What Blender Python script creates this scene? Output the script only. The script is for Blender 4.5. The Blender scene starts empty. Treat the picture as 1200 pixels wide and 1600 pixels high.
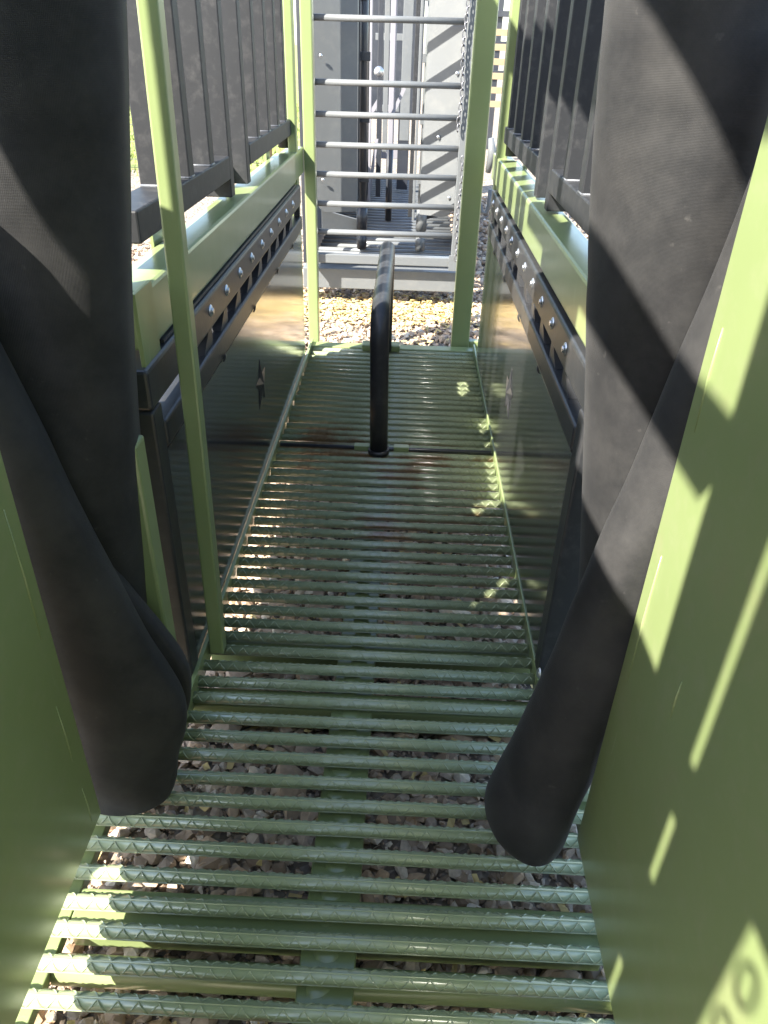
import bpy, bmesh, math, random
import numpy as np
from mathutils import Vector, Matrix
random.seed(7); rng = np.random.default_rng(7)
sc = bpy.context.scene
C = sc.collection
S = 1.3            # metres per layout unit (eye height over the deck)
ZC = 1.43          # eye height over the ground

# ------------------------------------------------------------------ camera
cam_d = bpy.data.cameras.new('camera'); cam = bpy.data.objects.new('camera', cam_d); C.objects.link(cam)
sc.camera = cam
cam_d.sensor_fit = 'VERTICAL'; cam_d.sensor_height = 36.0; cam_d.lens = 1166.4/1600*36
cam_d.clip_start = 0.02; cam_d.clip_end = 2000
R0 = Vector((0.99905271, 0.03558773, 0.02504371))
R1 = Vector((0.0401164, -0.53018454, -0.84693272))
R2 = Vector((-0.01686262, 0.84713509, -0.53110995))
M = Matrix.Identity(4)
for i in range(3):
    M[i][0] = R0[i]; M[i][1] = -R1[i]; M[i][2] = -R2[i]
M[0][3] = 0; M[1][3] = 0; M[2][3] = ZC
cam.matrix_world = M
sc.render.resolution_x = 768; sc.render.resolution_y = 1024

# ------------------------------------------------------------------ light
SD = Vector((1.0, 0.87, -1.23)).normalized()       # direction the sunlight travels
w = bpy.data.worlds.new('World'); sc.world = w; w.use_nodes = True
nt = w.node_tree; bg = nt.nodes['Background']
sky = nt.nodes.new('ShaderNodeTexSky'); sky.sky_type = 'NISHITA'; sky.sun_disc = False
sky.sun_elevation = math.asin(-SD.z); sky.sun_rotation = math.atan2(-SD.x, -SD.y) % (2*math.pi)
sky.air_density = 1.0; sky.dust_density = 1.0
nt.links.new(sky.outputs[0], bg.inputs[0]); bg.inputs[1].default_value = 0.112
sun_d = bpy.data.lights.new('sun', 'SUN'); sun = bpy.data.objects.new('sun', sun_d); C.objects.link(sun)
sun_d.energy = 4.8; sun_d.angle = math.radians(0.55); sun_d.color = (1.0, 0.94, 0.84)
sun.rotation_euler = SD.to_track_quat('-Z', 'Y').to_euler(); sun.location = (-6, -5, 9)
sc.view_settings.view_transform = 'Standard'; sc.view_settings.look = 'None'
sc.view_settings.gamma = 1.0; sc.view_settings.exposure = 2.4

# ------------------------------------------------------------------ materials
def mat(name, col, rough=0.5, metal=0.0, coat=0.0, coat_r=0.1, var=0.0, vscale=6, bump=0.0, bscale=60,
        dirt=None, dscale=8, damt=0.3, rvar=0.0, stretch=(1,1,1), spec=0.5):
    m = bpy.data.materials.new(name); m.use_nodes = True
    n = m.node_tree.nodes; l = m.node_tree.links; b = n['Principled BSDF']
    b.inputs['Base Color'].default_value = (*col, 1); b.inputs['Roughness'].default_value = rough
    b.inputs['Metallic'].default_value = metal; b.inputs['Coat Weight'].default_value = coat
    b.inputs['Coat Roughness'].default_value = coat_r; b.inputs['Specular IOR Level'].default_value = spec
    g = n.new('ShaderNodeNewGeometry')
    mp = n.new('ShaderNodeMapping'); mp.inputs['Scale'].default_value = stretch
    l.new(g.outputs['Position'], mp.inputs['Vector'])
    src = None
    if var or dirt:
        t = n.new('ShaderNodeTexNoise'); t.inputs['Scale'].default_value = vscale; t.inputs['Detail'].default_value = 6
        l.new(mp.outputs[0], t.inputs['Vector'])
        mx = n.new('ShaderNodeMix'); mx.data_type = 'RGBA'
        mx.inputs[6].default_value = (*[c*(1-var) for c in col], 1)
        mx.inputs[7].default_value = (*[min(1, c*(1+var)) for c in col], 1)
        l.new(t.outputs['Fac'], mx.inputs[0]); src = mx.outputs[2]
    if dirt:
        t2 = n.new('ShaderNodeTexNoise'); t2.inputs['Scale'].default_value = dscale; t2.inputs['Detail'].default_value = 8
        t2.inputs['Roughness'].default_value = 0.65
        l.new(mp.outputs[0], t2.inputs['Vector'])
        r = n.new('ShaderNodeMapRange'); r.inputs[1].default_value = 0.5; r.inputs[2].default_value = 0.75
        r.inputs[4].default_value = damt
        l.new(t2.outputs['Fac'], r.inputs[0])
        m2 = n.new('ShaderNodeMix'); m2.data_type = 'RGBA'; l.new(r.outputs[0], m2.inputs[0])
        l.new(src, m2.inputs[6]); m2.inputs[7].default_value = (*dirt, 1); src = m2.outputs[2]
    if src: l.new(src, b.inputs['Base Color'])
    if rvar:
        t3 = n.new('ShaderNodeTexNoise'); t3.inputs['Scale'].default_value = 9; t3.inputs['Detail'].default_value = 5
        l.new(mp.outputs[0], t3.inputs['Vector'])
        r = n.new('ShaderNodeMapRange'); r.inputs[3].default_value = max(0.02, rough-rvar); r.inputs[4].default_value = rough+rvar
        l.new(t3.outputs['Fac'], r.inputs[0]); l.new(r.outputs[0], b.inputs['Roughness'])
    if bump:
        t4 = n.new('ShaderNodeTexNoise'); t4.inputs['Scale'].default_value = bscale; t4.inputs['Detail'].default_value = 4
        l.new(mp.outputs[0], t4.inputs['Vector'])
        bp = n.new('ShaderNodeBump'); bp.inputs['Strength'].default_value = bump; bp.inputs['Distance'].default_value = 0.004
        l.new(t4.outputs['Fac'], bp.inputs['Height']); l.new(bp.outputs[0], b.inputs['Normal'])
    return m

GREEN = (0.186, 0.232, 0.098)
m_green = mat('green_paint', GREEN, 0.32, coat=0.35, coat_r=0.14, var=0.07, vscale=5, bump=0.05, bscale=25, rvar=0.06, dirt=(0.30,0.30,0.2), dscale=14, damt=0.10)
m_sheet = mat('green_sheet_paint', GREEN, 0.33, coat=0.35, coat_r=0.2, var=0.07, vscale=3, bump=0.14, bscale=4.5, rvar=0.08, dirt=(0.30,0.28,0.20), dscale=26, damt=0.20)
def scratch(m, sc_, lo, amt, col, rot=0.35):
    n = m.node_tree.nodes; l = m.node_tree.links; b = n['Principled BSDF']; src = b.inputs['Base Color'].links[0].from_socket
    g = n.new('ShaderNodeNewGeometry'); mp = n.new('ShaderNodeMapping'); mp.inputs['Scale'].default_value = sc_; mp.inputs['Rotation'].default_value = (rot, 0, 0)
    l.new(g.outputs['Position'], mp.inputs['Vector']); t = n.new('ShaderNodeTexNoise'); t.inputs['Scale'].default_value = 6; t.inputs['Detail'].default_value = 3
    l.new(mp.outputs[0], t.inputs['Vector']); r = n.new('ShaderNodeMapRange'); r.inputs[1].default_value = lo; r.inputs[2].default_value = lo+0.05; r.inputs[4].default_value = amt
    l.new(t.outputs['Fac'], r.inputs[0]); mx = n.new('ShaderNodeMix'); mx.data_type = 'RGBA'; l.new(r.outputs[0], mx.inputs[0]); l.new(src, mx.inputs[6])
    mx.inputs[7].default_value = (*col, 1); l.new(mx.outputs[2], b.inputs['Base Color'])
scratch(m_sheet, (1, 14, 0.7), 0.71, 0.35, (0.34, 0.36, 0.26)); scratch(m_sheet, (1, 1.1, 1.3), 0.60, 0.16, (0.24, 0.21, 0.13), 0.0)
scratch(m_green, (8, 8, 0.9), 0.70, 0.30, (0.32, 0.34, 0.24))
m_blk = mat('black_powder_coat', (0.024, 0.025, 0.027), 0.38, coat=0.0, coat_r=0.2, spec=0.4, var=0.2, bump=0.06, bscale=90, dirt=(0.13,0.12,0.11), dscale=30, damt=0.22)
m_slat = mat('black_slat_paint', (0.019, 0.020, 0.022), 0.5, spec=0.3, var=0.15, bump=0.05, bscale=120, dirt=(0.13,0.125,0.12), dscale=34, damt=0.20)
m_gloss = mat('glossy_black_sheet', (0.018, 0.019, 0.020), 0.20, coat=0.6, coat_r=0.10, var=0.3, bump=0.08, bscale=4, stretch=(1,2.0,0.8), rvar=0.04, dirt=(0.07,0.065,0.06), dscale=30, damt=0.12)
scratch(m_gloss, (1, 9, 0.8), 0.72, 0.16, (0.07, 0.066, 0.062), 0.1)
m_gray = mat('grey_paint', (0.108, 0.115, 0.119), 0.42, coat=0.2, coat_r=0.2, var=0.07, bump=0.05, bscale=40, dirt=(0.2,0.195,0.18), dscale=12, damt=0.25)
m_dgray = mat('dark_grey_paint', (0.022, 0.025, 0.032), 0.4, coat=0.2, var=0.2, dirt=(0.1,0.1,0.1), dscale=10, damt=0.2)
m_lgray = mat('light_grey_paint', (0.20, 0.195, 0.215), 0.45, var=0.08)
m_zinc = mat('zinc_bolt', (0.55, 0.57, 0.60), 0.3, metal=0.9, var=0.2, vscale=40)
m_chain = mat('galvanised_chain', (0.17, 0.17, 0.18), 0.4, metal=0.7, var=0.3, vscale=60)
m_weld = mat('weld_bead', (0.10, 0.105, 0.115), 0.35, var=0.3, bump=0.4, bscale=200)
m_wood = mat('pallet_wood', (0.24, 0.175, 0.10), 0.8, var=0.25, vscale=14)
m_wire = mat('fence_wire', (0.10, 0.10, 0.10), 0.6, var=0.1)
m_white = mat('white_board', (0.7, 0.7, 0.68), 0.6, var=0.05)

def mat_bar():
    # painted rebar: green with worn, rusty under-sides in places
    m = mat('green_bar_paint', (0.215, 0.250, 0.142), 0.30, coat=0.6, coat_r=0.12, var=0.10, vscale=18, bump=0.06, bscale=80)
    n = m.node_tree.nodes; l = m.node_tree.links; b = n['Principled BSDF']
    src = b.inputs['Base Color'].links[0].from_socket
    g = n.new('ShaderNodeNewGeometry')
    t = n.new('ShaderNodeTexNoise'); t.inputs['Scale'].default_value = 5.0; t.inputs['Detail'].default_value = 7
    l.new(g.outputs['Position'], t.inputs['Vector'])
    sx = n.new('ShaderNodeSeparateXYZ'); l.new(g.outputs['Position'], sx.inputs[0])
    # rust band patches around two worn spots of the deck
    def spot(x, y, r):
        d = n.new('ShaderNodeVectorMath'); d.operation = 'DISTANCE'; l.new(g.outputs['Position'], d.inputs[0])
        d.inputs[1].default_value = (x, y, 0.12)
        mr = n.new('ShaderNodeMapRange'); mr.inputs[1].default_value = r; mr.inputs[2].default_value = 0.03
        mr.inputs[3].default_value = 0; mr.inputs[4].default_value = 0.30; l.new(d.outputs['Value'], mr.inputs[0]); return mr.outputs[0]
    a = n.new('ShaderNodeMath'); a.operation = 'MAXIMUM'
    l.new(spot(-0.26, 2.58, 0.42), a.inputs[0]); l.new(spot(0.13, 2.5, 0.42), a.inputs[1])
    a2 = n.new('ShaderNodeMath'); a2.operation = 'MAXIMUM'; l.new(a.outputs[0], a2.inputs[0]); l.new(spot(0.12, 1.90, 0.42), a2.inputs[1])
    ad = n.new('ShaderNodeMath'); ad.operation = 'ADD'; l.new(a2.outputs[0], ad.inputs[0]); l.new(t.outputs['Fac'], ad.inputs[1])
    # rust creeps up from the under-side
    lo = n.new('ShaderNodeMapRange'); lo.inputs[1].default_value = 0.128; lo.inputs[2].default_value = 0.100
    lo.inputs[3].default_value = -0.12; lo.inputs[4].default_value = 0.14; l.new(sx.outputs['Z'], lo.inputs[0])
    ad2 = n.new('ShaderNodeMath'); ad2.operation = 'ADD'; l.new(ad.outputs[0], ad2.inputs[0]); l.new(lo.outputs[0], ad2.inputs[1])
    f = n.new('ShaderNodeMapRange'); f.inputs[1].default_value = 0.66; f.inputs[2].default_value = 0.80; f.inputs[4].default_value = 0.85
    l.new(ad2.outputs[0], f.inputs[0])
    mx = n.new('ShaderNodeMix'); mx.data_type = 'RGBA'; l.new(f.outputs[0], mx.inputs[0]); l.new(src, mx.inputs[6])
    mx.inputs[7].default_value = (0.15, 0.078, 0.032, 1); l.new(mx.outputs[2], b.inputs['Base Color'])
    return m
m_bar = mat_bar()

def mat_rubber():
    m = bpy.data.materials.new('black_rubber'); m.use_nodes = True
    n = m.node_tree.nodes; l = m.node_tree.links; b = n['Principled BSDF']
    b.inputs['Roughness'].default_value = 0.6; b.inputs['Specular IOR Level'].default_value = 0.16
    b.inputs['Sheen Weight'].default_value = 0.04; b.inputs['Sheen Roughness'].default_value = 0.4
    uv = n.new('ShaderNodeUVMap')
    g = n.new('ShaderNodeNewGeometry')
    t = n.new('ShaderNodeTexNoise'); t.inputs['Scale'].default_value = 7; t.inputs['Detail'].default_value = 9; t.inputs['Roughness'].default_value = 0.7
    l.new(g.outputs['Position'], t.inputs['Vector'])
    v = n.new('ShaderNodeTexNoise'); v.inputs['Scale'].default_value = 55; v.inputs['Detail'].default_value = 3
    l.new(g.outputs['Position'], v.inputs['Vector'])
    r1 = n.new('ShaderNodeMapRange'); r1.inputs[1].default_value = 0.38; r1.inputs[2].default_value = 0.72; l.new(t.outputs['Fac'], r1.inputs[0])
    mx = n.new('ShaderNodeMix'); mx.data_type = 'RGBA'; l.new(r1.outputs[0], mx.inputs[0])
    mx.inputs[6].default_value = (0.018, 0.0182, 0.019, 1); mx.inputs[7].default_value = (0.040, 0.0388, 0.038, 1)
    r2 = n.new('ShaderNodeMapRange'); r2.inputs[1].default_value = 0.70; r2.inputs[2].default_value = 0.80; r2.inputs[4].default_value = 0.5; l.new(v.outputs['Fac'], r2.inputs[0])
    m2 = n.new('ShaderNodeMix'); m2.data_type = 'RGBA'; l.new(r2.outputs[0], m2.inputs[0]); l.new(mx.outputs[2], m2.inputs[6])
    m2.inputs[7].default_value = (0.075, 0.072, 0.068, 1); l.new(m2.outputs[2], b.inputs['Base Color'])
    # woven fabric texture pressed into the rubber
    w1 = n.new('ShaderNodeTexWave'); w1.bands_direction = 'X'; w1.inputs['Scale'].default_value = 170; w1.inputs['Distortion'].default_value = 0.6; w1.inputs['Detail'].default_value = 1
    w2 = n.new('ShaderNodeTexWave'); w2.bands_direction = 'Y'; w2.inputs['Scale'].default_value = 170; w2.inputs['Distortion'].default_value = 0.6; w2.inputs['Detail'].default_value = 1
    l.new(uv.outputs[0], w1.inputs['Vector']); l.new(uv.outputs[0], w2.inputs['Vector'])
    ad = n.new('ShaderNodeMath'); ad.operation = 'ADD'; l.new(w1.outputs['Fac'], ad.inputs[0]); l.new(w2.outputs['Fac'], ad.inputs[1])
    bp = n.new('ShaderNodeBump'); bp.inputs['Strength'].default_value = 0.22; bp.inputs['Distance'].default_value = 0.0006
    l.new(ad.outputs[0], bp.inputs['Height'])
    tn = n.new('ShaderNodeTexNoise'); tn.inputs['Scale'].default_value = 5; tn.inputs['Detail'].default_value = 2; l.new(g.outputs['Position'], tn.inputs['Vector'])
    b2 = n.new('ShaderNodeBump'); b2.inputs['Strength'].default_value = 0.5; b2.inputs['Distance'].default_value = 0.025
    l.new(tn.outputs['Fac'], b2.inputs['Height']); l.new(bp.outputs[0], b2.inputs['Normal']); l.new(b2.outputs[0], b.inputs['Normal'])
    return m
m_rub = mat_rubber()

# ------------------------------------------------------------------ helpers
def P(x, y, z): return Vector((S*x, S*y, S*z + ZC))

class MB:
    def __init__(s): s.v = []; s.f = []; s.smooth = []; s.uv = None
    def add(s, vs, fs, smooth=False):
        o = len(s.v); s.v += [Vector(v) for v in vs]
        for f in fs: s.f.append([i+o for i in f]); s.smooth.append(smooth)
        return s
    def box(s, x0, x1, y0, y1, z0, z1):
        x0, x1 = sorted((x0, x1)); y0, y1 = sorted((y0, y1)); z0, z1 = sorted((z0, z1))
        vs = [P(x, y, z) for z in (z0, z1) for y in (y0, y1) for x in (x0, x1)]
        return s.add(vs, [(0,2,3,1),(4,5,7,6),(0,1,5,4),(1,3,7,5),(3,2,6,7),(2,0,4,6)])
    def hexa(s, b, t):   # two quads (layout coords), bottom and top, counter-clockwise seen from outside of t
        vs = [P(*p) for p in b] + [P(*p) for p in t]
        return s.add(vs, [(3,2,1,0),(4,5,6,7),(0,1,5,4),(1,2,6,5),(2,3,7,6),(3,0,4,7)])
    def prism(s, poly, off):  # poly: layout points of one face; off: layout offset
        n = len(poly); a = [P(*p) for p in poly]; d = Vector(off)*S
        vs = a + [q + d for q in a]
        return s.add(vs, [tuple(range(n))[::-1], tuple(range(n, 2*n))] + [(i, (i+1) % n, n+(i+1) % n, n+i) for i in range(n)])
    def tube(s, pts, r, seg=16, caps=True, closed=False):
        W = [P(*p) for p in pts]; r = [r]*len(W) if not hasattr(r, '__len__') else r
        n = len(W); vs = []; fs = []; prev = None
        for i, p in enumerate(W):
            if closed: t = (W[(i+1) % n] - W[i-1]).normalized()
            else: t = (W[min(i+1, n-1)] - W[max(i-1, 0)]).normalized()
            if prev is None:
                a = Vector((0,0,1)) if abs(t.z) < 0.9 else Vector((1,0,0)); u = t.cross(a).normalized()
            else: u = (prev - t*prev.dot(t)).normalized()
            prev = u; v = t.cross(u)
            for k in range(seg):
                a = 2*math.pi*k/seg; vs.append(p + (u*math.cos(a) + v*math.sin(a))*r[i]*S)
        m = n if closed else n-1
        for i in range(m):
            j = (i+1) % n
            for k in range(seg): fs.append((i*seg+k, i*seg+(k+1) % seg, j*seg+(k+1) % seg, j*seg+k))
        s.add(vs, fs, True)
        if caps and not closed:
            o = len(s.v) - len(vs)
            s.f.append([o+k for k in range(seg)][::-1]); s.smooth.append(False)
            s.f.append([o+(n-1)*seg+k for k in range(seg)]); s.smooth.append(False)
        return s
    def dome(s, c, ax, r, h, seg=14, rings=4):   # c layout point, ax unit axis
        c = P(*c); ax = Vector(ax).normalized(); a = Vector((0,0,1)) if abs(ax.z) < .9 else Vector((1,0,0))
        u = ax.cross(a).normalized(); v = ax.cross(u); vs = []; fs = []
        for i in range(rings):
            t = math.pi/2*i/rings
            for k in range(seg):
                q = 2*math.pi*k/seg; vs.append(c + (u*math.cos(q)+v*math.sin(q))*r*S*math.cos(t) + ax*h*S*math.sin(t))
        vs.append(c + ax*h*S)
        for i in range(rings-1):
            for k in range(seg): fs.append((i*seg+k, i*seg+(k+1) % seg, (i+1)*seg+(k+1) % seg, (i+1)*seg+k))
        for k in range(seg): fs.append(((rings-1)*seg+k, (rings-1)*seg+(k+1) % seg, rings*seg))
        return s.add(vs, fs, True)
    def build(s, name, m, parent=None, bevel=0.0, at=None, solid=0.0):
        org = P(*at) if at else (parent['_w'] if parent is not None and '_w' in parent else (0,0,0))
        org = Vector(org)
        me = bpy.data.meshes.new(name); me.from_pydata([tuple(v - org) for v in s.v], [], s.f)
        me.polygons.foreach_set('use_smooth', s.smooth); me.materials.append(m)
        if s.uv is not None:
            ul = me.uv_layers.new(name='UVMap')
            for lp in me.loops: ul.data[lp.index].uv = s.uv[lp.vertex_index]
        me.update()
        o = bpy.data.objects.new(name, me); C.objects.link(o)
        if parent is not None:
            o.parent = parent
            po = Vector(parent['_w']); o.location = org - po
        else: o.location = org
        o['_w'] = tuple(org)
        if solid:
            q = o.modifiers.new('thickness', 'SOLIDIFY'); q.thickness = solid; q.offset = 0
        if bevel:
            q = o.modifiers.new('edge', 'BEVEL'); q.width = bevel; q.segments = 2; q.limit_method = 'ANGLE'; q.angle_limit = math.radians(50)
            q.harden_normals = False
        return o

def thing(name, label, cat, at, group=None):
    o = bpy.data.objects.new(name, None); C.objects.link(o); o.empty_display_size = 0.1
    p = P(*at); o.location = p; o['_w'] = tuple(p); o['label'] = label; o['category'] = cat
    if group: o['group'] = group
    return o
def tag(o, label=None, cat=None, group=None, kind=None):
    if label: o['label'] = label
    if cat: o['category'] = cat
    if group: o['group'] = group
    if kind: o['kind'] = kind
    return o

# ------------------------------------------------------------------ ground, grass
GZ = -1.1
def mat_ground():
    m = bpy.data.materials.new('gravel_ground'); m.use_nodes = True
    n = m.node_tree.nodes; l = m.node_tree.links; b = n['Principled BSDF']; b.inputs['Roughness'].default_value = 0.9
    g = n.new('ShaderNodeNewGeometry')
    v = n.new('ShaderNodeTexVoronoi'); v.inputs['Scale'].default_value = 42; l.new(g.outputs['Position'], v.inputs['Vector'])
    cr = n.new('ShaderNodeValToRGB'); l.new(v.outputs['Color'], cr.inputs[0])
    e = cr.color_ramp.elements; e[0].color = (0.11,0.085,0.062,1); e[1].color = (0.36,0.31,0.25,1)
    e.new(0.5).color = (0.21,0.17,0.13,1)
    big = n.new('ShaderNodeTexNoise'); big.inputs['Scale'].default_value = 0.5; big.inputs['Detail'].default_value = 6; l.new(g.outputs['Position'], big.inputs['Vector'])
    mx = n.new('ShaderNodeMix'); mx.data_type = 'RGBA'; mx.blend_type = 'MULTIPLY'; mx.inputs[0].default_value = 0.5
    l.new(cr.outputs[0], mx.inputs[6]); l.new(big.outputs['Color'], mx.inputs[7]); l.new(cr.outputs[0], b.inputs['Base Color'])
    bp = n.new('ShaderNodeBump'); bp.inputs['Strength'].default_value = 1.0; bp.inputs['Distance'].default_value = 0.02; bp.invert = True
    l.new(v.outputs['Distance'], bp.inputs['Height']); l.new(bp.outputs[0], b.inputs['Normal'])
    return m
g = MB(); g.add([(-400,-200,0),(400,-200,0),(400,900,0),(-400,900,0)], [(0,1,2,3)])
o = g.build('ground', mat_ground()); tag(o, kind='structure')

def make_protos(n, npt):
    out = []
    for k in range(n):
        p = rng.normal(size=(npt, 3)); p /= np.linalg.norm(p, axis=1)[:, None]; p *= rng.uniform(0.78, 1.08, size=(npt, 1))
        p *= rng.uniform(0.6, 1.25, size=3)
        bm = bmesh.new()
        for q in p: bm.verts.new(q)
        rr = bmesh.ops.convex_hull(bm, input=bm.verts[:])
        for v in [v for v in bm.verts if not v.link_faces]: bm.verts.remove(v)
        bm.verts.index_update(); bm.verts.ensure_lookup_table()
        out.append((np.array([v.co[:] for v in bm.verts]), np.array([[v.index for v in f.verts] for f in bm.faces])))
        bm.free()
    return out
protos_fine = make_protos(26, 17); protos_lo = make_protos(20, 11)
def stones(name, N, reg, rmin, rmax, fine, zoff=0.0, power=2.2):
    pr = protos_fine if fine else protos_lo
    V = []; F = []; T = []; o = 0
    for i in range(N):
        r = rmin + (rmax-rmin)*rng.random()**power
        a = rng.uniform(0, 2*np.pi); b_ = rng.normal()*0.45
        Rz = np.array([[np.cos(a),-np.sin(a),0],[np.sin(a),np.cos(a),0],[0,0,1]])
        Rx = np.array([[1,0,0],[0,np.cos(b_),-np.sin(b_)],[0,np.sin(b_),np.cos(b_)]])
        pv_, pf = pr[rng.integers(len(pr))]
        v = (pv_*r*np.array([1.15,0.95,0.72])) @ Rx.T @ Rz.T
        v = v + (rng.uniform(reg[0], reg[1]), rng.uniform(reg[2], reg[3]), zoff + r*0.35 + rng.uniform(0, 0.008))
        V.append(v); F.append(pf+o); T.append(np.full(len(v), rng.random())); o += len(v)
    return np.concatenate(V), np.concatenate(F), np.concatenate(T)
def mat_stone():
    m = bpy.data.materials.new('crushed_stone'); m.use_nodes = True
    n = m.node_tree.nodes; l = m.node_tree.links; b = n['Principled BSDF']; b.inputs['Roughness'].default_value = 0.85
    at = n.new('ShaderNodeAttribute'); at.attribute_name = 'tint'
    cr = n.new('ShaderNodeValToRGB'); l.new(at.outputs['Fac'], cr.inputs[0]); e = cr.color_ramp.elements
    e[0].color = (0.227,0.157,0.105,1); e[1].color = (0.721,0.636,0.521,1)
    for p, c in ((0.2,(0.309,0.228,0.160)),(0.4,(0.433,0.323,0.231)),(0.55,(0.340,0.271,0.214)),(0.7,(0.474,0.314,0.185)),(0.8,(0.453,0.366,0.281)),(0.93,(0.556,0.456,0.344))): e.new(p).color = (*c,1)
    g = n.new('ShaderNodeNewGeometry'); t = n.new('ShaderNodeTexNoise'); t.inputs['Scale'].default_value = 90; t.inputs['Detail'].default_value = 5
    l.new(g.outputs['Position'], t.inputs['Vector'])
    mr = n.new('ShaderNodeMapRange'); mr.inputs[3].default_value = 0.6; mr.inputs[4].default_value = 1.35; l.new(t.outputs['Fac'], mr.inputs[0])
    vm = n.new('ShaderNodeVectorMath'); vm.operation = 'SCALE'; l.new(cr.outputs[0], vm.inputs[0]); l.new(mr.outputs[0], vm.inputs['Scale'])
    l.new(vm.outputs[0], b.inputs['Base Color'])
    bp = n.new('ShaderNodeBump'); bp.inputs['Strength'].default_value = 0.5; bp.inputs['Distance'].default_value = 0.003
    l.new(t.outputs['Fac'], bp.inputs['Height']); l.new(bp.outputs[0], b.inputs['Normal'])
    return m
sets = [stones('a', 6500, (-0.85, 0.55, 0.35, 2.5), 0.007, 0.027, True, power=1.5),
        stones('b', 13000, (-0.85, 0.55, 0.30, 2.5), 0.004, 0.010, False, 0.003),
        stones('c', 9000, (-1.1, 1.3, 2.5, 5.6), 0.007, 0.030, False, power=1.6),
        stones('d', 6000, (0.3, 1.6, 2.2, 9.0), 0.010, 0.035, False, power=1.5),
        stones('e', 6000, (-2.4, -0.6, 0.8, 7.0), 0.010, 0.030, False, power=1.5),
        stones('f', 130, (-0.8, 0.5, 0.35, 3.0), 0.03, 0.052, True, -0.004)]
vv = []; ff = []; tt = []; o_ = 0
for v, f, t in sets: vv.append(v); ff.append(f+o_); tt.append(t); o_ += len(v)
vv = np.concatenate(vv); ff = np.concatenate(ff); tt = np.concatenate(tt)
me = bpy.data.meshes.new('gravel'); me.vertices.add(len(vv)); me.vertices.foreach_set('co', vv.astype(np.float32).ravel())
me.loops.add(len(ff)*3); me.loops.foreach_set('vertex_index', ff.astype(np.int32).ravel())
me.polygons.add(len(ff)); me.polygons.foreach_set('loop_start', (np.arange(len(ff))*3).astype(np.int32))
me.update(calc_edges=True); me.polygons.foreach_set('use_smooth', np.zeros(len(ff), dtype=bool))
a = me.attributes.new('tint', 'FLOAT', 'POINT'); a.data.foreach_set('value', tt.astype(np.float32))
me.materials.append(mat_stone())
gr = bpy.data.objects.new('gravel', me); C.objects.link(gr)
tag(gr, 'loose crushed stone gravel seen between the green floor bars and beyond', 'gravel', kind='stuff')

# grass field on the left
def mat_grass():
    m = bpy.data.materials.new('meadow'); m.use_nodes = True
    n = m.node_tree.nodes; l = m.node_tree.links; b = n['Principled BSDF']; b.inputs['Roughness'].default_value = 0.9
    g = n.new('ShaderNodeNewGeometry'); t = n.new('ShaderNodeTexNoise'); t.inputs['Scale'].default_value = 3; t.inputs['Detail'].default_value = 10
    l.new(g.outputs['Position'], t.inputs['Vector']); cr = n.new('ShaderNodeValToRGB'); l.new(t.outputs['Fac'], cr.inputs[0])
    e = cr.color_ramp.elements; e[0].position = 0.3; e[0].color = (0.07,0.10,0.02,1); e[1].position = 0.75; e[1].color = (0.30,0.30,0.09,1)
    l.new(cr.outputs[0], b.inputs['Base Color']); return m
m_grass = mat_grass()
g = MB(); g.add([(-300,10.2,0.004),(-1.4,10.2,0.004),(-1.4,400,0.004),(-300,400,0.004)], [(0,1,2,3)])
o = g.build('grass_field', m_grass); tag(o, kind='structure')
N = 14000; gv = np.zeros((N, 3, 3)); 
px = rng.uniform(-9, -2.0, N); py = rng.uniform(9.6, 22, N); h = rng.uniform(0.03, 0.13, N); an = rng.uniform(0, np.pi, N); wd = rng.uniform(0.006, 0.014, N)
gv[:,0] = np.stack([px-np.cos(an)*wd, py-np.sin(an)*wd, np.zeros(N)], 1); gv[:,1] = np.stack([px+np.cos(an)*wd, py+np.sin(an)*wd, np.zeros(N)], 1)
gv[:,2] = np.stack([px+rng.normal(0,.03,N), py+rng.normal(0,.03,N), h], 1)
me = bpy.data.meshes.new('grass_blades'); me.from_pydata(gv.reshape(-1,3).tolist(), [], np.arange(N*3).reshape(-1,3).tolist())
me.materials.append(mat('grass_blade', (0.22,0.28,0.06), 0.7, var=0.4, vscale=4)); o = bpy.data.objects.new('grass', me); C.objects.link(o)
tag(o, 'sunlit yellow green grass beyond the wire fence on the left', 'grass', kind='stuff')

N = 2600; q = np.zeros((N, 4, 3))
cx = rng.uniform(-0.75, 0.45, N); cy = rng.normal(4.62, 0.16, N); cy[2150:] = rng.uniform(0.5, 4.2, 450); an = rng.uniform(0, np.pi, N); L = rng.uniform(0.006, 0.022, N); wd = rng.uniform(0.003, 0.009, N); cz = rng.uniform(0.012, 0.034, N)
for k, (u, v) in enumerate(((-1,-1),(1,-1),(1,1),(-1,1))):
    q[:,k] = np.stack([cx+u*L*np.cos(an)-v*wd*np.sin(an), cy+u*L*np.sin(an)+v*wd*np.cos(an), cz+rng.normal(0,.004,N)], 1)
me = bpy.data.meshes.new('straw'); me.from_pydata(q.reshape(-1,3).tolist(), [], np.arange(N*4).reshape(-1,4).tolist())
me.materials.append(mat('straw_bits', (0.48,0.36,0.15), 0.8, var=0.4, vscale=30)); o = bpy.data.objects.new('straw', me); C.objects.link(o)
tag(o, 'golden straw and dry leaf litter on the gravel before the grey chute', 'straw', kind='stuff')
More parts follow.
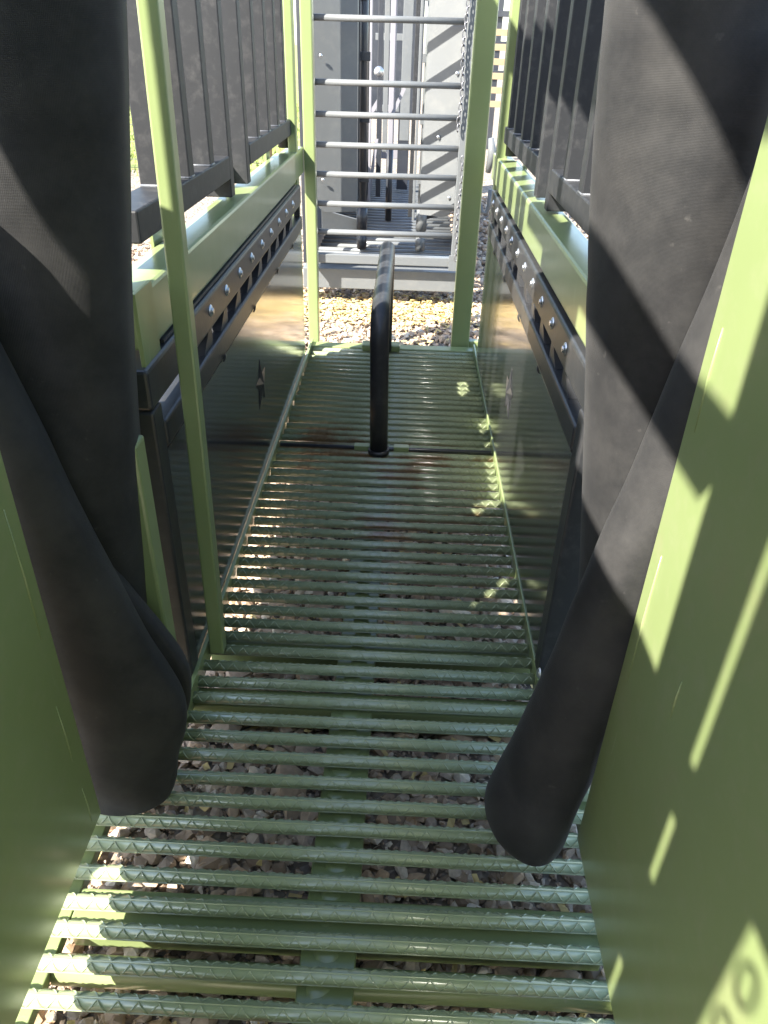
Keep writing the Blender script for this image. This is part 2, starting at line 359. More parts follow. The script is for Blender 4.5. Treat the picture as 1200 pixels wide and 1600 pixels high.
# ------------------------------------------------------------------ green rebar deck
ZT = -1.0; RB = 0.0099; PITCH = 0.0422
def bar_mesh(x0, x1, name):
    b = MB(); cz = ZT - RB
    L = x1 - x0; n = 2
    b.tube([(x0 + L*i/n, 0, cz) for i in range(n+1)], RB, 18)
    # longitudinal seam + slanted lugs
    step = 0.0127; k = int(L/step); hgt = 0.0013; wid = 0.0012
    def pt(x, th, r, dx=0): return P(x+dx, -math.cos(th)*r, cz + math.sin(th)*r)
    for side in (0, 1):
        for i in range(k):
            xa = x0 + i*step; xb = xa + step
            if side == 0: th0, th1 = ((math.radians(-12), math.radians(78)) if i % 2 == 0 else (math.radians(78), math.radians(-12)))
            else: th0, th1 = ((math.radians(102), math.radians(175)) if i % 2 else (math.radians(175), math.radians(102)))
            vs = []; m = 5
            for j in range(m):
                t = j/(m-1); th = th0 + (th1-th0)*t; x = xa + (xb-xa)*t
                hh = RB + hgt*math.sin(math.pi*min(1, max(0.0, 0.12+0.76*t)))
                vs += [pt(x, th, RB*0.995, -wid), pt(x, th, hh, -wid*0.3), pt(x, th, hh, wid*0.3), pt(x, th, RB*0.995, wid)]
            fs = []
            for j in range(m-1):
                for q in range(3): fs.append((j*4+q, j*4+q+1, (j+1)*4+q+1, (j+1)*4+q))
            b.add(vs, fs, True)
    for th in (math.radians(90), math.radians(-20)):
        c = (0, -math.cos(th)*RB, cz+math.sin(th)*RB)
        b.tube([(x0, c[1], c[2]), (x1, c[1], c[2])], 0.0013, 6)
    me = bpy.data.meshes.new(name); org = P(0, 0, cz)
    me.from_pydata([tuple(v - org) for v in b.v], [], b.f); me.polygons.foreach_set('use_smooth', b.smooth)
    me.materials.append(m_bar); return me
XL, XR = -0.362, 0.275
deck = thing('floor_grate', 'green ribbed steel bar floor running the length of the cattle chute', 'floor grate', (-0.045, 1.5, -1.03))
near_me = bar_mesh(-0.455, 0.335, 'rib_bar_wide'); far_me = bar_mesh(-0.352, 0.272, 'rib_bar_narrow')
edge_me = bar_mesh(-0.385, 0.285, 'rib_bar_mid')
Y0 = 0.447
i = -3; do = Vector(deck['_w'])
while True:
    y = Y0 + PITCH*i
    if y > 2.80: break
    me = near_me if y < 0.90 else (edge_me if y < 1.06 else far_me)
    jy = random.uniform(-0.0022, 0.0022)
    flip = random.random() < 0.5
    o = bpy.data.objects.new('bar', me); C.objects.link(o); o.parent = deck
    o.location = P(random.uniform(-0.002, 0.002), y+jy, ZT-RB) - do; o.rotation_euler = (0, 0, random.uniform(-0.0035, 0.0035))
    i += 1
for (a, b_) in ((0.36, 1.0), (1.0, 2.83)):   # centre strap under the bars
    MB().box(-0.104, -0.030, a, b_, -1.05, -1.026).build('centre_strap', m_green, deck, 0.003)
for (y0, y1, x0, x1) in ((0.545, 0.60, -0.424, 0.304), (0.482, 0.512, -0.424, 0.304), (0.95, 0.995, -0.40, 0.30), (1.10, 1.15, -0.36, 0.28), (1.95, 1.99, -0.36, 0.275), (2.79, 2.84, -0.37, 0.285)):
    if y0 == 0.482:
        MB().tube([(x0, 0.50, -1.046), (x1, 0.50, -1.046)], 0.019, 20).build('cross_tube', m_green, deck)
    elif y0 == 2.79: MB().box(x0, x1, y0, y1, -1.06, -1.0).build('end_beam', m_green, deck, 0.004)
    else: MB().box(x0, x1, y0, y1, -1.075, -1.0245).build('cross_beam', m_green, deck, 0.004)
# side flanges of the deck
MB().box(-0.361, -0.353, 0.80, 2.83, -1.03, -0.985).build('edge_flange', m_green, deck, 0.001)
MB().box(0.2725, 0.2785, 0.93, 2.83, -1.03, -0.985).build('edge_flange', m_green, deck, 0.001)
MB().box(-0.455, -0.425, 0.30, 0.80, -1.045, -1.0245).build('edge_flange', m_green, deck, 0.002)
MB().box(0.305, 0.335, 0.30, 0.80, -1.045, -1.0245).build('edge_flange', m_green, deck, 0.002)
# weld blobs where bars meet the strap
wm = MB().dome((0, 0, -1.026), (0,-0.2,1), 0.017, 0.0022, 12, 3)
wme = bpy.data.meshes.new('weld'); wme.from_pydata([tuple(v - P(0,0,-1.026)) for v in wm.v], [], wm.f); wme.materials.append(m_green)
wme.polygons.foreach_set('use_smooth', wm.smooth)
i = -2
while Y0+PITCH*i < 2.0:
    o = bpy.data.objects.new('weld', wme); C.objects.link(o); o.parent = deck
    o.location = P(-0.067+random.uniform(-.01,.01), Y0+PITCH*i-RB*0.75, -1.026) - do; o.rotation_euler = (0, 0, random.uniform(-.6,.6)); i += 1

# ------------------------------------------------------------------ hoop pipe, bracket, pivot rod
hp = thing('bent_pipe', 'black bent pipe standing up from the middle of the green bar floor', 'pipe', (-0.06, 1.92, -1.0))
pts = [(-0.059, 1.922, -1.0), (-0.061, 1.922, -0.85), (-0.063, 1.922, -0.70)]
for k in range(9):
    a = math.pi/2*k/8; pts.append((-0.064, 1.922+0.075*(1-math.cos(a)), -0.675+0.075*math.sin(a)))
for k in range(9):
    a = math.pi/2*k/8; pts.append((-0.068, 2.665+0.075*math.sin(a), -0.600-0.075*(1-math.cos(a))))
pts.append((-0.07, 2.74, -0.99))
MB().tube(pts, 0.0255, 28).build('hoop_tube', m_blk, hp)
MB().tube([(-0.059, 1.922, -1.003), (-0.059, 1.922, -0.988)], 0.031, 24).build('foot_collar', m_blk, hp)
pv = thing('pivot_rod', 'thin dark rod lying across the floor bars at the foot of the bent pipe', 'rod', (-0.06, 1.935, -0.998))
MB().tube([(-0.345, 1.932, -0.994), (0.266, 1.932, -0.994)], 0.0055, 12).build('rod', m_dgray, pv)
for x in (-0.108, 0.006): MB().box(x-0.022, x+0.022, 1.922, 1.944, -1.0, -0.9835).build('saddle', m_green, pv, 0.003)
br = MB().box(-0.158, -0.012, 2.742, 2.795, -0.997, -0.972).build('hinge_bracket', m_green, None, 0.006, at=(-0.085, 2.768, -0.997))
tag(br, 'small green bracket plate behind the bent pipe at the far end of the floor', 'bracket')

# ------------------------------------------------------------------ side panels (squeeze sides)
def star(b, xi, o, yc, zc, r):
    pts = []
    for k in range(10):
        rr = r if k % 2 == 0 else r*0.42; a = math.pi/2 + k*math.pi/5
        pts.append((xi, yc + rr*math.cos(a), zc + rr*math.sin(a)))
    vs = [P(*p) for p in pts] + [P(xi - o*0.008, yc, zc)]
    b.add(vs, [((k), (k+1) % 10, 10) if o < 0 else ((k+1) % 10, k, 10) for k in range(10)])
def squeeze(side):
    if side < 0: xi, o, ya, yb, lab = XL, -1, 0.985, 2.65, 'glossy black side panel with pressed star left of the bar floor'
    else: xi, o, ya, yb, lab = XR, 1, 1.02, 2.68, 'black side panel with star on the right of the bar floor, striped by sunlight'
    t = thing('squeeze_panel', lab, 'panel', (xi+o*0.02, 1.8, -0.99))
    yp = ya + 0.0445
    MB().box(xi, xi+o*0.007, yp, yb, -0.990, -0.545).build('plate', m_gloss, t, 0.001)
    s = MB(); star(s, xi-o*0.0006, o, 1.79 if side < 0 else 1.79, -0.748, 0.070); s.build('star_emblem', m_blk, t)
    # lower tube, upper tube
    MB().box(xi-o*0.004, xi+o*0.050, ya+0.045, yb, -0.541, -0.497).build('lower_tube', m_blk, t, 0.006)
    MB().box(xi-o*0.002, xi+o*0.050, ya, yb, -0.462, -0.400).build('upper_tube', m_blk, t, 0.007)
    # end upright with mitred top
    MB().box(xi-o*0.002, xi+o*0.045, ya, ya+0.044, -1.0, -0.464).build('end_upright', m_blk, t, 0.005)
    MB().box(xi+o*0.001, xi+o*0.02, yb-0.03, yb+0.0, -0.497, -0.462).build('end_block', m_blk, t, 0.003)
    ys = [1.362+0.1364*k for k in range(9)] if side < 0 else [1.223+0.1364*k for k in range(11)]
    for y in ys:
        if y > yb-0.03: continue
        bo = MB().dome((xi-o*0.002, y, -0.428), (-o, 0, 0), 0.0115, 0.004, 16, 4).build('bolt', m_zinc, t)
        MB().tube([(xi-o*0.0045, y, -0.428), (xi-o*0.0078, y, -0.428)], 0.0055, 6).build('nut', m_zinc, bo)
        # gusset: triangular plate leaning out plus a short post
        g = MB()
        g.prism([(xi+o*0.004, y-0.052, -0.4965), (xi+o*0.004, y+0.016, -0.4965), (xi+o*0.004, y+0.016, -0.4625), (xi+o*0.004, y-0.004, -0.4625)], (o*0.040, 0, 0))
        g.build('gusset', m_blk, t)
    MB().box(xi+o*0.106, xi+o*0.109, ya+0.30, yb, -0.560, -0.430).build('sun_block_plate', m_blk, t)  # unseen, placed to keep sun spots off the floor and light the ledge
    MB().box(xi+o*0.0505, xi+o*0.106, ya+0.30, yb, -0.560, -0.556).build('sun_block_ledge', m_blk, t)
    for y in (1.42, 1.75, 2.1, 2.4): MB().dome((xi-o*0.004, y, -0.541), (-o, 0, -0.3), 0.010, 0.004, 10, 2).build('weld', m_blk, t)
    return t
sl = squeeze(-1); sr = squeeze(1)
b = MB().dome((XR-0.003, 1.005, -0.962), (-1, 0, 0), 0.010, 0.006, 16, 4).build('bolt', m_zinc, sr)

# green top rails
def rail(side):
    xi, o = (-0.370, -1) if side < 0 else (0.280, 1)
    t = thing('top_rail', 'green square rail above the left black panel' if side < 0 else 'green square rail above the right black panel, half in sun', 'rail', (xi+o*0.03, 1.9, -0.35))
    MB().box(xi, xi+o*0.065, 1.04 if side < 0 else 0.95, 2.62, -0.392, -0.304).build('rail_tube', m_green, t, 0.008)
    MB().box(xi+o*0.005, xi+o*0.06, 2.621, 2.86, -0.392, -0.309).build('rail_end', m_green, t, 0.006)
    if side < 0:
        MB().box(-0.372, -0.366, 1.00, 1.075, -0.43, -0.296).build('end_plate', m_green, t, 0.001)
        MB().box(-0.40, -0.368, 1.10, 2.6, -0.3985, -0.3935).build('lip', m_blk, t)
    for y in (1.35, 1.95, 2.5):
        MB().box(xi+o*0.066, xi+o*0.072, y-0.03, y+0.03, -0.40, -0.25).build('hanger_lug', m_green, t, 0.001)
    return t
rail(-1); rail(1)

# slatted upper gates
def slat_gate(side, ys, longs, yend, lab, zb=-0.213):
    xi, o = (-0.392, -1) if side < 0 else (0.296, 1)
    t = thing('slatted_gate', lab, 'gate', (xi+o*0.03, ys[0], zb-0.05), 'upright slatted gates above the rails')
    ya, yb = ys[0]-(0.245 if ys[0] == 1.375 else 0.05), yend
    la = [k for k in longs]
    lo = ya; hi = yb
    if 0 in la: lo = ys[0]+0.003
    if len(ys)-1 in la: hi = ys[-1]-0.038
    MB().box(xi, xi+o*0.062, lo, hi, zb-0.047, zb).build('bottom_rail', m_slat, t, 0.004)
    MB().box(xi, xi+o*0.062, ya, yb, 0.86, 0.91).build('top_rail', m_slat, t, 0.004)
    for k, y in enumerate(ys):
        z0 = zb-0.085 if k in la else zb+0.0015
        MB().box(xi+o*0.001, xi+o*0.0605, y-0.036, y, z0, 0.8585).build('slat', m_slat, t, 0.003)
        if k not in la:
            wd = MB(); wd.tube([(xi+o*0.002, y-0.036, zb+0.001), (xi+o*0.06, y-0.036, zb+0.001)], 0.0028, 6)
            wd.tube([(xi+o*0.003, y-0.036, zb+0.001), (xi+o*0.003, y, zb+0.001)], 0.0028, 6)
            wd.build('weld', m_weld, t)
    return t
slat_gate(-1, [1.375, 1.47, 1.63, 1.80], [3], 1.80, 'black slatted gate on the left, nearer of the two, standing over the green rail')
gl = slat_gate(-1, [1.99, 2.15, 2.32, 2.48, 2.63], [0], 2.70, 'black slatted gate on the left, farther one beside the far green posts')
MB().tube([(-0.42, 2.735, -0.30), (-0.42, 2.735, 0.86)], 0.022, 20).build('hinge_pipe', m_slat, gl)
slat_gate(1, [1.12, 1.28, 1.43, 1.59, 1.76], [4], 1.76, 'dark slatted gate on the right, nearer one showing beside the rubber flap')
gr_ = slat_gate(1, [1.93, 2.09, 2.28, 2.46, 2.62], [0], 2.68, 'dark slatted gate on the right, farther one beside the far green posts')
MB().tube([(0.328, 2.70, -0.30), (0.328, 2.70, 0.86)], 0.020, 20).build('hinge_pipe', m_slat, gr_)

# green posts
def post(x0, x1, y0, y1, z0, z1, lab, extra=None):
    t = MB().box(x0, x1, y0, y1, z0, z1)
    o = t.build('green_post', m_green, None, 0.006, at=((x0+x1)/2, (y0+y1)/2, z0))
    tag(o, lab, 'post'); return o
def lean(zz): return -0.346 + 0.0135*(zz+1.0)
lp = MB().hexa([(lean(-.998),1.055,-.998),(lean(-.998)+.0265,1.055,-.998),(lean(-.998)+.0265,1.083,-.998),(lean(-.998),1.083,-.998)],
               [(lean(.95),1.055,.95),(lean(.95)+.0265,1.055,.95),(lean(.95)+.0265,1.083,.95),(lean(.95),1.083,.95)]).build('green_post', m_green, None, 0.004, at=(-0.333,1.07,-.998))
tag(lp, 'thin green square post in front of the left slatted gate', 'post')
post(-0.374, -0.334, 2.855, 2.90, -1.10, 0.95, 'bright green post at the far left corner of the bar floor')
post(-0.405, -0.376, 2.70, 2.74, -0.98, 0.95, 'narrow green post between the left slats and the far left corner post')
post(0.188, 0.258, 2.855, 2.90, -1.10, 0.95, 'wide green post at the far right corner of the bar floor')
MB_ = MB().box(0.259, 0.36, 2.86, 2.895, -1.06, -0.985).build('post_foot', m_green, None, 0.004, at=(0.3, 2.87, -1.06))
tag(MB_, 'short green foot bar beside the base of the wide far right post', 'foot bar')
pr = post(0.283, 0.318, 2.72, 2.765, -0.98, 0.95, 'narrow green post between the far right corner post and the right slats')
post(-0.415, -0.347, 0.865, 0.905, -1.0, -0.457, 'short green post low behind the left rubber curtain, beside the black panel end')
post(-0.425, -0.385, 0.935, 0.975, -0.5, -0.20, 'green post showing as a sliver right of the left rubber curtain')
post(0.300, 0.335, 0.90, 0.94, -1.0, 0.30, 'green post just behind the right rubber curtains')

# ------------------------------------------------------------------ near side sheets
def sheets():
    xs = -0.4085
    t = thing('side_sheet', 'flat green steel side sheet at the lower left corner of the view', 'side sheet', (xs, 0.3, -0.95))
    MB().box(xs-0.004, xs, -0.1325, 0.668, -0.95, 0.299).build('sheet', m_sheet, t, 0.001)
    MB().box(xs-0.020, xs-0.0045, 0.655, 0.668, -0.95, 0.299).build('edge_fold', m_sheet, t, 0.001)
    for yy, za, zb_ in ((0.640,-0.93,-0.86),(0.636,-0.80,-0.70),(0.645,-0.60,-0.42)): MB().tube([(xs+0.0003, yy, za), (xs+0.0003, yy+0.002, (za+zb_)/2), (xs+0.0003, yy, zb_)], [0.0004,0.0016,0.0005], 6).build('paint_run', m_sheet, t)
    t2 = thing('side_shade_frame', 'unseen green left chute side behind the near sheet, shaped to cast sun and shade', 'frame', (xs, -0.2, -0.95))  # unseen; openings shaped to throw the sun patches on the right side
    MB().box(xs-0.004, xs, -0.28, -0.145, -0.95, 1.0).build('rear_sheet', m_sheet, t2, 0.001)
    MB().box(xs-0.004, xs, -0.1325, -0.020, 0.2995, 1.3).build('pillar', m_sheet, t2, 0.001)
    MB().box(xs-0.004, xs, -0.1445, -0.133, 0.228, 0.299).build('bridge_tab', m_sheet, t2)
    MB().box(xs-0.004, xs, -0.1445, -0.133, -0.028, 0.126).build('bridge_tab', m_sheet, t2)
    MB().box(xs-0.022, xs+0.0, -0.0195, 1.25, 0.520, 0.588).build('window_rail', m_green, t2, 0.003)
    MB().box(xs-0.004, xs, 0.05, 1.3, 0.79, 1.3).build('upper_sheet', m_sheet, t2, 0.001)
    MB().box(xs-0.004, xs, -1.4, -0.2805, 0.30, 1.3).build('rear_upper_sheet', m_sheet, t2, 0.001)
    # unseen outer plates, added and slotted only to shape the shade cast inside
    xo = -0.68
    def plate(poly, nm='outer_shade_plate'): MB().prism([(xo, y, z) for y, z in poly], (-0.004, 0, 0)).build(nm, m_sheet, t2)
    plate([(0.20,-0.60),(0.37,-0.60),(0.37,0.70),(0.20,0.70)])
    plate([(0.371,-0.73),(0.738,-0.73),(0.738,0.255),(0.60,0.235),(0.50,0.03),(0.371,0.02)])
    plate([(0.371,0.021),(0.499,0.031),(0.50,0.09),(0.585,0.40),(0.738,0.44),(0.738,0.95),(0.371,0.95)])
    MB().box(xo-0.004, xo, 0.7385, 0.80, -0.60, -0.054).build('slotted_shade_plate', m_green, t2)
    MB().box(xo-0.004, xo, 0.7385, 0.80, -0.040, 0.106).build('slotted_shade_plate', m_green, t2)
    MB().box(xo-0.004, xo, 0.7385, 0.80, 0.134, 0.206).build('slotted_shade_plate', m_green, t2)
    MB().box(xo-0.004, xo, 0.728, 0.7375, 0.2551, 0.4399).build('slotted_shade_plate', m_green, t2)
    for z in (0.255, 0.185):  # rings added to cast the round shadows on the right sheet
        MB().tube([(xs-0.003, -0.303+0.012*math.cos(a), z+0.022*math.sin(a)) for a in np.linspace(0, 2*math.pi, 15)[:-1]], 0.003, 8, closed=True).build('shade_ring', m_green, t2)
    xs = 0.275
    t = thing('side_sheet', 'flat green steel side sheet filling the lower right corner, patched with bright sun', 'side sheet', (xs, 0.2, -0.95))
    MB().box(xs, xs+0.004, -0.8, 0.664, -0.95, 0.62).build('sheet', m_sheet, t, 0.001)
    MB().box(xs+0.0045, xs+0.020, 0.650, 0.664, -0.95, 0.62).build('edge_fold', m_sheet, t, 0.001)
    for yy, za, zb_ in ((0.640,-0.30,-0.20),(0.638,-0.62,-0.44),(0.52,-0.55,-0.50)): MB().tube([(xs-0.0003, yy, za), (xs-0.0003, yy+0.002, (za+zb_)/2), (xs-0.0003, yy, zb_)], [0.0004,0.0016,0.0005], 6).build('paint_run', m_sheet, t)
sheets()

tg = thing('rear_shade_panel', 'unseen black panel added behind the viewer to darken the rubber curtains', 'gate', (-0.07, -1.2, -1.0))  # unseen panel added to cut skylight on the rubber curtains
MB().box(-0.40, 0.27, -1.21, -1.20, -0.98, 0.75).build('shade_sheet', m_blk, tg, 0.001)
for x in (-0.40, 0.24): MB().box(x, x+0.03, -1.1995, -1.16, -1.0, 0.78).build('shade_stile', m_blk, tg, 0.003)
# ------------------------------------------------------------------ rubber curtains
def loft(rows, name, lab, nu=40, nv=60, thick=0.008):
    # rows: list of (list of control points around, bottom to top), all same count; Catmull-Rom both ways
    def cr(p, t):
        n = len(p)-1; x = t*n; i = min(int(x), n-1); u = x-i
        a, b_, c, d = p[max(i-1,0)], p[i], p[i+1], p[min(i+2,n)]
        return 0.5*((2*b_)+(-a+c)*u+(2*a-5*b_+4*c-d)*u*u+(-a+3*b_-3*c+d)*u**3)
    rows = [[Vector(q) for q in r] for r in rows]
    b = MB(); vs = []; uvs = []
    seed = len(lab)*0.37
    cols = [[cr(r, i/(nu-1)) for i in range(nu)] for r in rows]
    for j in range(nv):
        for i in range(nu):
            q = cr([c[i] for c in cols], j/(nv-1)); u_ = i/(nu-1); v_ = j/(nv-1)
            f_ = 0.0022*math.sin(9*u_+5*v_+seed)*math.sin(4*v_+seed) + 0.0013*math.sin(23*u_-11*v_+2*seed)*math.sin(9*v_)
            f_ += 0.004*math.exp(-((v_-0.55-0.25*u_)/0.025)**2)*math.exp(-((u_-0.2)/0.16)**2)
            q = q + Vector((0.2*f_, -f_, 0)); vs.append(P(*q)); uvs.append((i/(nu-1)*0.6, j/(nv-1)*1.4))
    fs = [(j*nu+i, j*nu+i+1, (j+1)*nu+i+1, (j+1)*nu+i) for j in range(nv-1) for i in range(nu-1)]
    b.add(vs, fs, True); b.uv = uvs
    o = b.build(name, m_rub, None, at=tuple(rows[0][len(rows[0])//2]), solid=thick)
    tag(o, lab, 'rubber curtain', 'rubber curtains hanging at the chute entry'); return o
# each row: left edge ... round the front ... right edge
def arc(xl, xr, yb, depth, z, n=7, close=0.6, tilt=0):
    r = []
    for k in range(n):
        a = math.pi*(-close/2 + (1+close)*k/(n-1)) if False else math.pi*k/(n-1)
        cx = (xl+xr)/2; rx = (xr-xl)/2
        r.append((cx - rx*math.cos(a), yb - depth*math.sin(a), z + tilt*math.cos(a)))
    return r
# right rear curtain
prof = [(-0.78,.283),(-0.69,.276),(-0.514,.253),(-0.336,.228),(-0.224,.210),(-0.095,.195),(0.04,.184),(0.15,.179)]
rows = []
for z, x in prof:
    xr = 0.375 + 0.02*(z+0.1)
    r = arc(x, xr, 0.87, 0.095, z)
    r = [(x+0.012, 0.93, z)] + r
    rows.append(r)
loft(rows, 'rubber_curtain', 'tall black rubber curtain on the right in front of the slats, lit by sun')
# right front flap (curled)
prof = [(-0.988,.170,.262,.072),(-0.980,.160,.268,.077),(-0.962,.153,.272,.080),(-0.925,.151,.276,.079),(-0.88,.161,.282,.074),(-0.834,.173,.290,.068),(-0.668,.206,.305,.055),(-0.575,.219,.31,.05),(-0.473,.236,.32,.05),
        (-0.394,.253,.33,.05),(-0.262,.274,.345,.05),(-0.196,.286,.355,.05),(-0.116,.298,.365,.05),(0.02,.315,.375,.05)]
rows = []
for z, xl, xr, dp in prof:
    yb = 0.718
    r = arc(xl, xr, yb, dp, z)
    r = [(xl+0.015, yb+0.035, z)] + r + [(xr-0.008, yb+0.035, z)]
    rows.append(r)
loft(rows, 'rubber_curtain', 'curled black rubber flap low on the right, rounded end at the floor bars')
# left rear curtain
prof = [(-0.86,-.385),(-0.771,-.377),(-0.627,-.364),(-0.445,-.350),(-0.278,-.333),(-0.14,-.314),(0.029,-.292),(0.15,-.284)]
rows = []
for z, x in prof:
    r = arc(-0.66, x, 0.86, 0.075, z)
    r = r + [(x-0.01, 0.92, z)]
    rows.append(r)
loft(rows, 'rubber_curtain', 'black rubber curtain hanging on the left with a slanting sunlit strip')
# left front flap
prof = [(-0.999,-.48,-.352),(-0.988,-.48,-.336),(-0.955,-.485,-.322),(-0.90,-.49,-.312),(-0.85,-.495,-.296),(-0.80,-.50,-.290),(-0.754,-.505,-.302),(-0.692,-.51,-.325),(-0.606,-.515,-.348),
        (-0.527,-.52,-.370),(-0.452,-.525,-.389),(-0.389,-.53,-.402),(-0.312,-.54,-.421),(-0.2,-.55,-.45),(-0.1,-.56,-.475)]
rows = []
for z, xl, xr in prof:
    r = arc(xl, xr, 0.735, 0.035, z)
    r = r + [(xr-0.010, 0.765, z), (xr-0.035, 0.785, z)]
    rows.append(r)
loft(rows, 'rubber_curtain', 'black rubber flap low on the left with a rounded bottom corner over the floor bars')

prof = [(-0.90,-.50,-.325),(-0.875,-.49,-.312),(-0.84,-.48,-.303),(-0.79,-.46,-.300),(-0.73,-.45,-.325),(-0.66,-.45,-.362),(-0.58,-.46,-.402),(-0.50,-.475,-.440)]
rows = []
for z, xl, xr in prof:
    r = arc(xl, xr, 0.80, 0.018, z); rows.append(r + [(xr-0.012, 0.825, z), (xr-0.04, 0.84, z)])
loft(rows, 'rubber_curtain', 'inner fold of black rubber peeping out behind the left flap near its bottom')
# ------------------------------------------------------------------ grey ladder gate
lg = thing('ladder_gate', 'light grey gate of horizontal round rungs standing beyond the bar floor', 'gate', (-0.1, 3.63, -0.93))
for z, xr in ((0.23,.19),(0.085,.192),(-0.143,.196),(-0.263,.198),(-0.382,.20),(-0.501,.203),(-0.625,.207),(-0.748,.212)):
    MB().tube([(-0.46, 3.63, z), (xr+0.006, 3.63, z)], 0.0125, 18).build('rung', m_gray, lg)
MB().box(0.207, 0.238, 3.605, 3.655, -0.87, 0.6).build('stile', m_gray, lg, 0.003)
MB().box(-0.478, -0.462, 3.54, 3.72, -0.87, 0.6).build('stile', m_dgray, lg, 0.003)
MB().box(-0.44, 0.206, 3.61, 3.65, -0.885, -0.845).build('bottom_bar', m_gray, lg, 0.003)
MB().box(0.197, 0.235, 3.598, 3.604, -0.90, -0.83).build('hinge_plate', m_gray, lg, 0.001)
MB().box(-0.445, -0.425, 3.598, 3.609, -0.92, -0.83).build('hinge_plate', m_dgray, lg, 0.001)
def chain(x, y, z0, z1, lab, sway=0.004):
    c = MB(); z = z1; k = 0; L = 0.026
    while z > z0:
        xx = x + sway*math.sin(k*0.5)
        pts = []
        for a in np.linspace(0, 2*math.pi, 13)[:-1]:
            u, w_ = 0.0075*math.cos(a), 0.016*math.sin(a)
            pts.append((xx+u, y, z+w_) if k % 2 == 0 else (xx+u*0.35, y+u, z+w_))
        c.tube(pts, 0.0028, 6, closed=True); z -= L; k += 1
    o = c.build('chain', m_chain, None, at=(x, y, z1)); tag(o, lab, 'chain')
chain(0.199, 3.585, -0.30, 0.25, 'upper steel chain hanging beside the right stile of the ladder gate')
chain(0.225, 3.585, -0.86, -0.42, 'lower steel chain along the right stile of the ladder gate above the bottom bar')
chain(-0.436, 3.59, -0.88, -0.05, 'thin chain hanging at the left end of the rungs beside the bright green post')

# ------------------------------------------------------------------ next chute, grey
nc = thing('grey_chute', 'grey steel livestock chute standing beyond the ladder gate', 'livestock chute', (-0.1, 4.3, -1.05))
MB().box(-0.50, 0.27, 3.67, 3.76, -1.02, -0.925).build('base_beam', m_gray, nc, 0.005)
MB().box(-0.50, 0.27, 3.765, 3.84, -0.985, -0.905).build('base_beam', m_gray, nc, 0.004)
y = 3.93
while y < 6.6:
    MB().tube([(-0.46, y, -0.915), (0.25, y, -0.915)], 0.0125, 10).build('floor_bar', m_gray, nc); y += 0.085
def door(x0, y0, x1, y1, zb, zt, cut, nm, m=m_gray):
    # hanging door panel with its lower outer corner rounded off
    dx, dy = x1-x0, y1-y0; poly = []
    L = math.hypot(dx, dy)
    pr_ = [(L*0.0, zb+cut)] + [(cut*(1-math.cos(a))*0.9, zb+cut-cut*math.sin(a)) for a in np.linspace(0.2, math.pi/2, 6)] + [(L, zb), (L, zt), (0, zt)]
    poly = [(x0+dx*u/L, y0+dy*u/L, z) for u, z in pr_]
    MB().prism(poly, (dy/L*0.012*(1 if dx > 0 else -1), -abs(dx)/L*0.012*-1, 0)).build(nm, m, nc, 0.002)
door(-0.445, 3.80, -0.255, 3.88, -0.70, 0.8, 0.07, 'door_panel')
door(0.212, 3.73, 0.055, 3.80, -0.69, 0.8, 0.07, 'door_panel')
MB().box(-0.262, -0.246, 3.91, 3.95, -0.66, 0.8).build('door_edge', m_dgray, nc, 0.002)
for x, m in ((-0.235, m_dgray), (0.066, m_gray)):
    p = MB().tube([(x, 3.985, -0.90), (x, 3.985, 0.9)], 0.0215, 20).build('pipe_post', m, nc)
    MB().tube([(x, 3.985, -0.80), (x, 3.985, -0.69)], 0.027, 20).build('sleeve', m, p)
    MB().tube([(x, 3.985, -0.895), (x, 3.985, -0.815)], 0.0255, 20).build('sleeve', m, p)
for (x0, x1, yy, z0, z1, m) in ((-0.300,-0.270,4.8,-0.85,0.9,m_gray), (-0.262,-0.244,4.7,-0.85,0.9,m_slat), (-0.238,-0.226,4.6,-0.8,0.9,m_lgray), (-0.214,-0.184,5.05,-0.82,0.9,m_dgray),
        (-0.190,-0.160,5.4,-0.6,0.9,m_gray), (-0.150,-0.128,5.3,-0.86,0.9,m_dgray), (-0.143,-0.108,5.0,-0.62,0.9,m_lgray), (-0.082,-0.020,5.6,-0.55,0.9,m_gray), (-0.095,-0.018,5.75,-0.88,-0.2,m_dgray),
        (-0.004,0.018,4.6,-0.85,0.9,m_slat), (0.020,0.034,4.5,-0.85,0.9,m_gray)):
    MB().box(x0, x1, yy, yy+0.04, z0, z1).build('upright_bar', m, nc, 0.003)
MB().tube([(-0.122, 4.75, -0.90), (-0.122, 4.75, -0.50)], 0.019, 18).build('floor_post', m_dgray, nc)
kn = MB().dome((-0.186, 4.55, -0.125), (0,-1,0), 0.026, 0.02, 20, 5).build('knob', m_zinc, nc)
MB().tube([(-0.186, 4.56, -0.125), (-0.186, 4.9, -0.125)], 0.010, 10).build('shaft', m_dgray, kn)
MB().box(-0.26, -0.02, 5.9, 5.93, -0.40, -0.36).build('cross_bar', m_gray, nc, 0.003)
MB().box(-0.26, -0.02, 5.9, 5.93, -0.70, -0.63).build('cross_bar', m_lgray, nc, 0.003)
MB().prism([(-0.25,4.62,-0.80),(-0.232,4.62,-0.80),(-0.185,4.62,-0.45),(-0.203,4.62,-0.45)], (0,0.012,0)).build('diagonal_strap', m_lgray, nc)
MB().prism([(-0.24,4.7,-0.36),(-0.20,4.7,-0.30),(-0.20,4.7,-0.26),(-0.24,4.7,-0.32)], (0,0.02,0)).build('diagonal_strap', m_lgray, nc)
MB().prism([(0.09,4.05,-0.76),(0.22,4.0,-0.70),(0.22,4.0,-0.655),(0.09,4.05,-0.73)], (0,0.02,0)).build('foot_lever', m_blk, nc, 0.002)
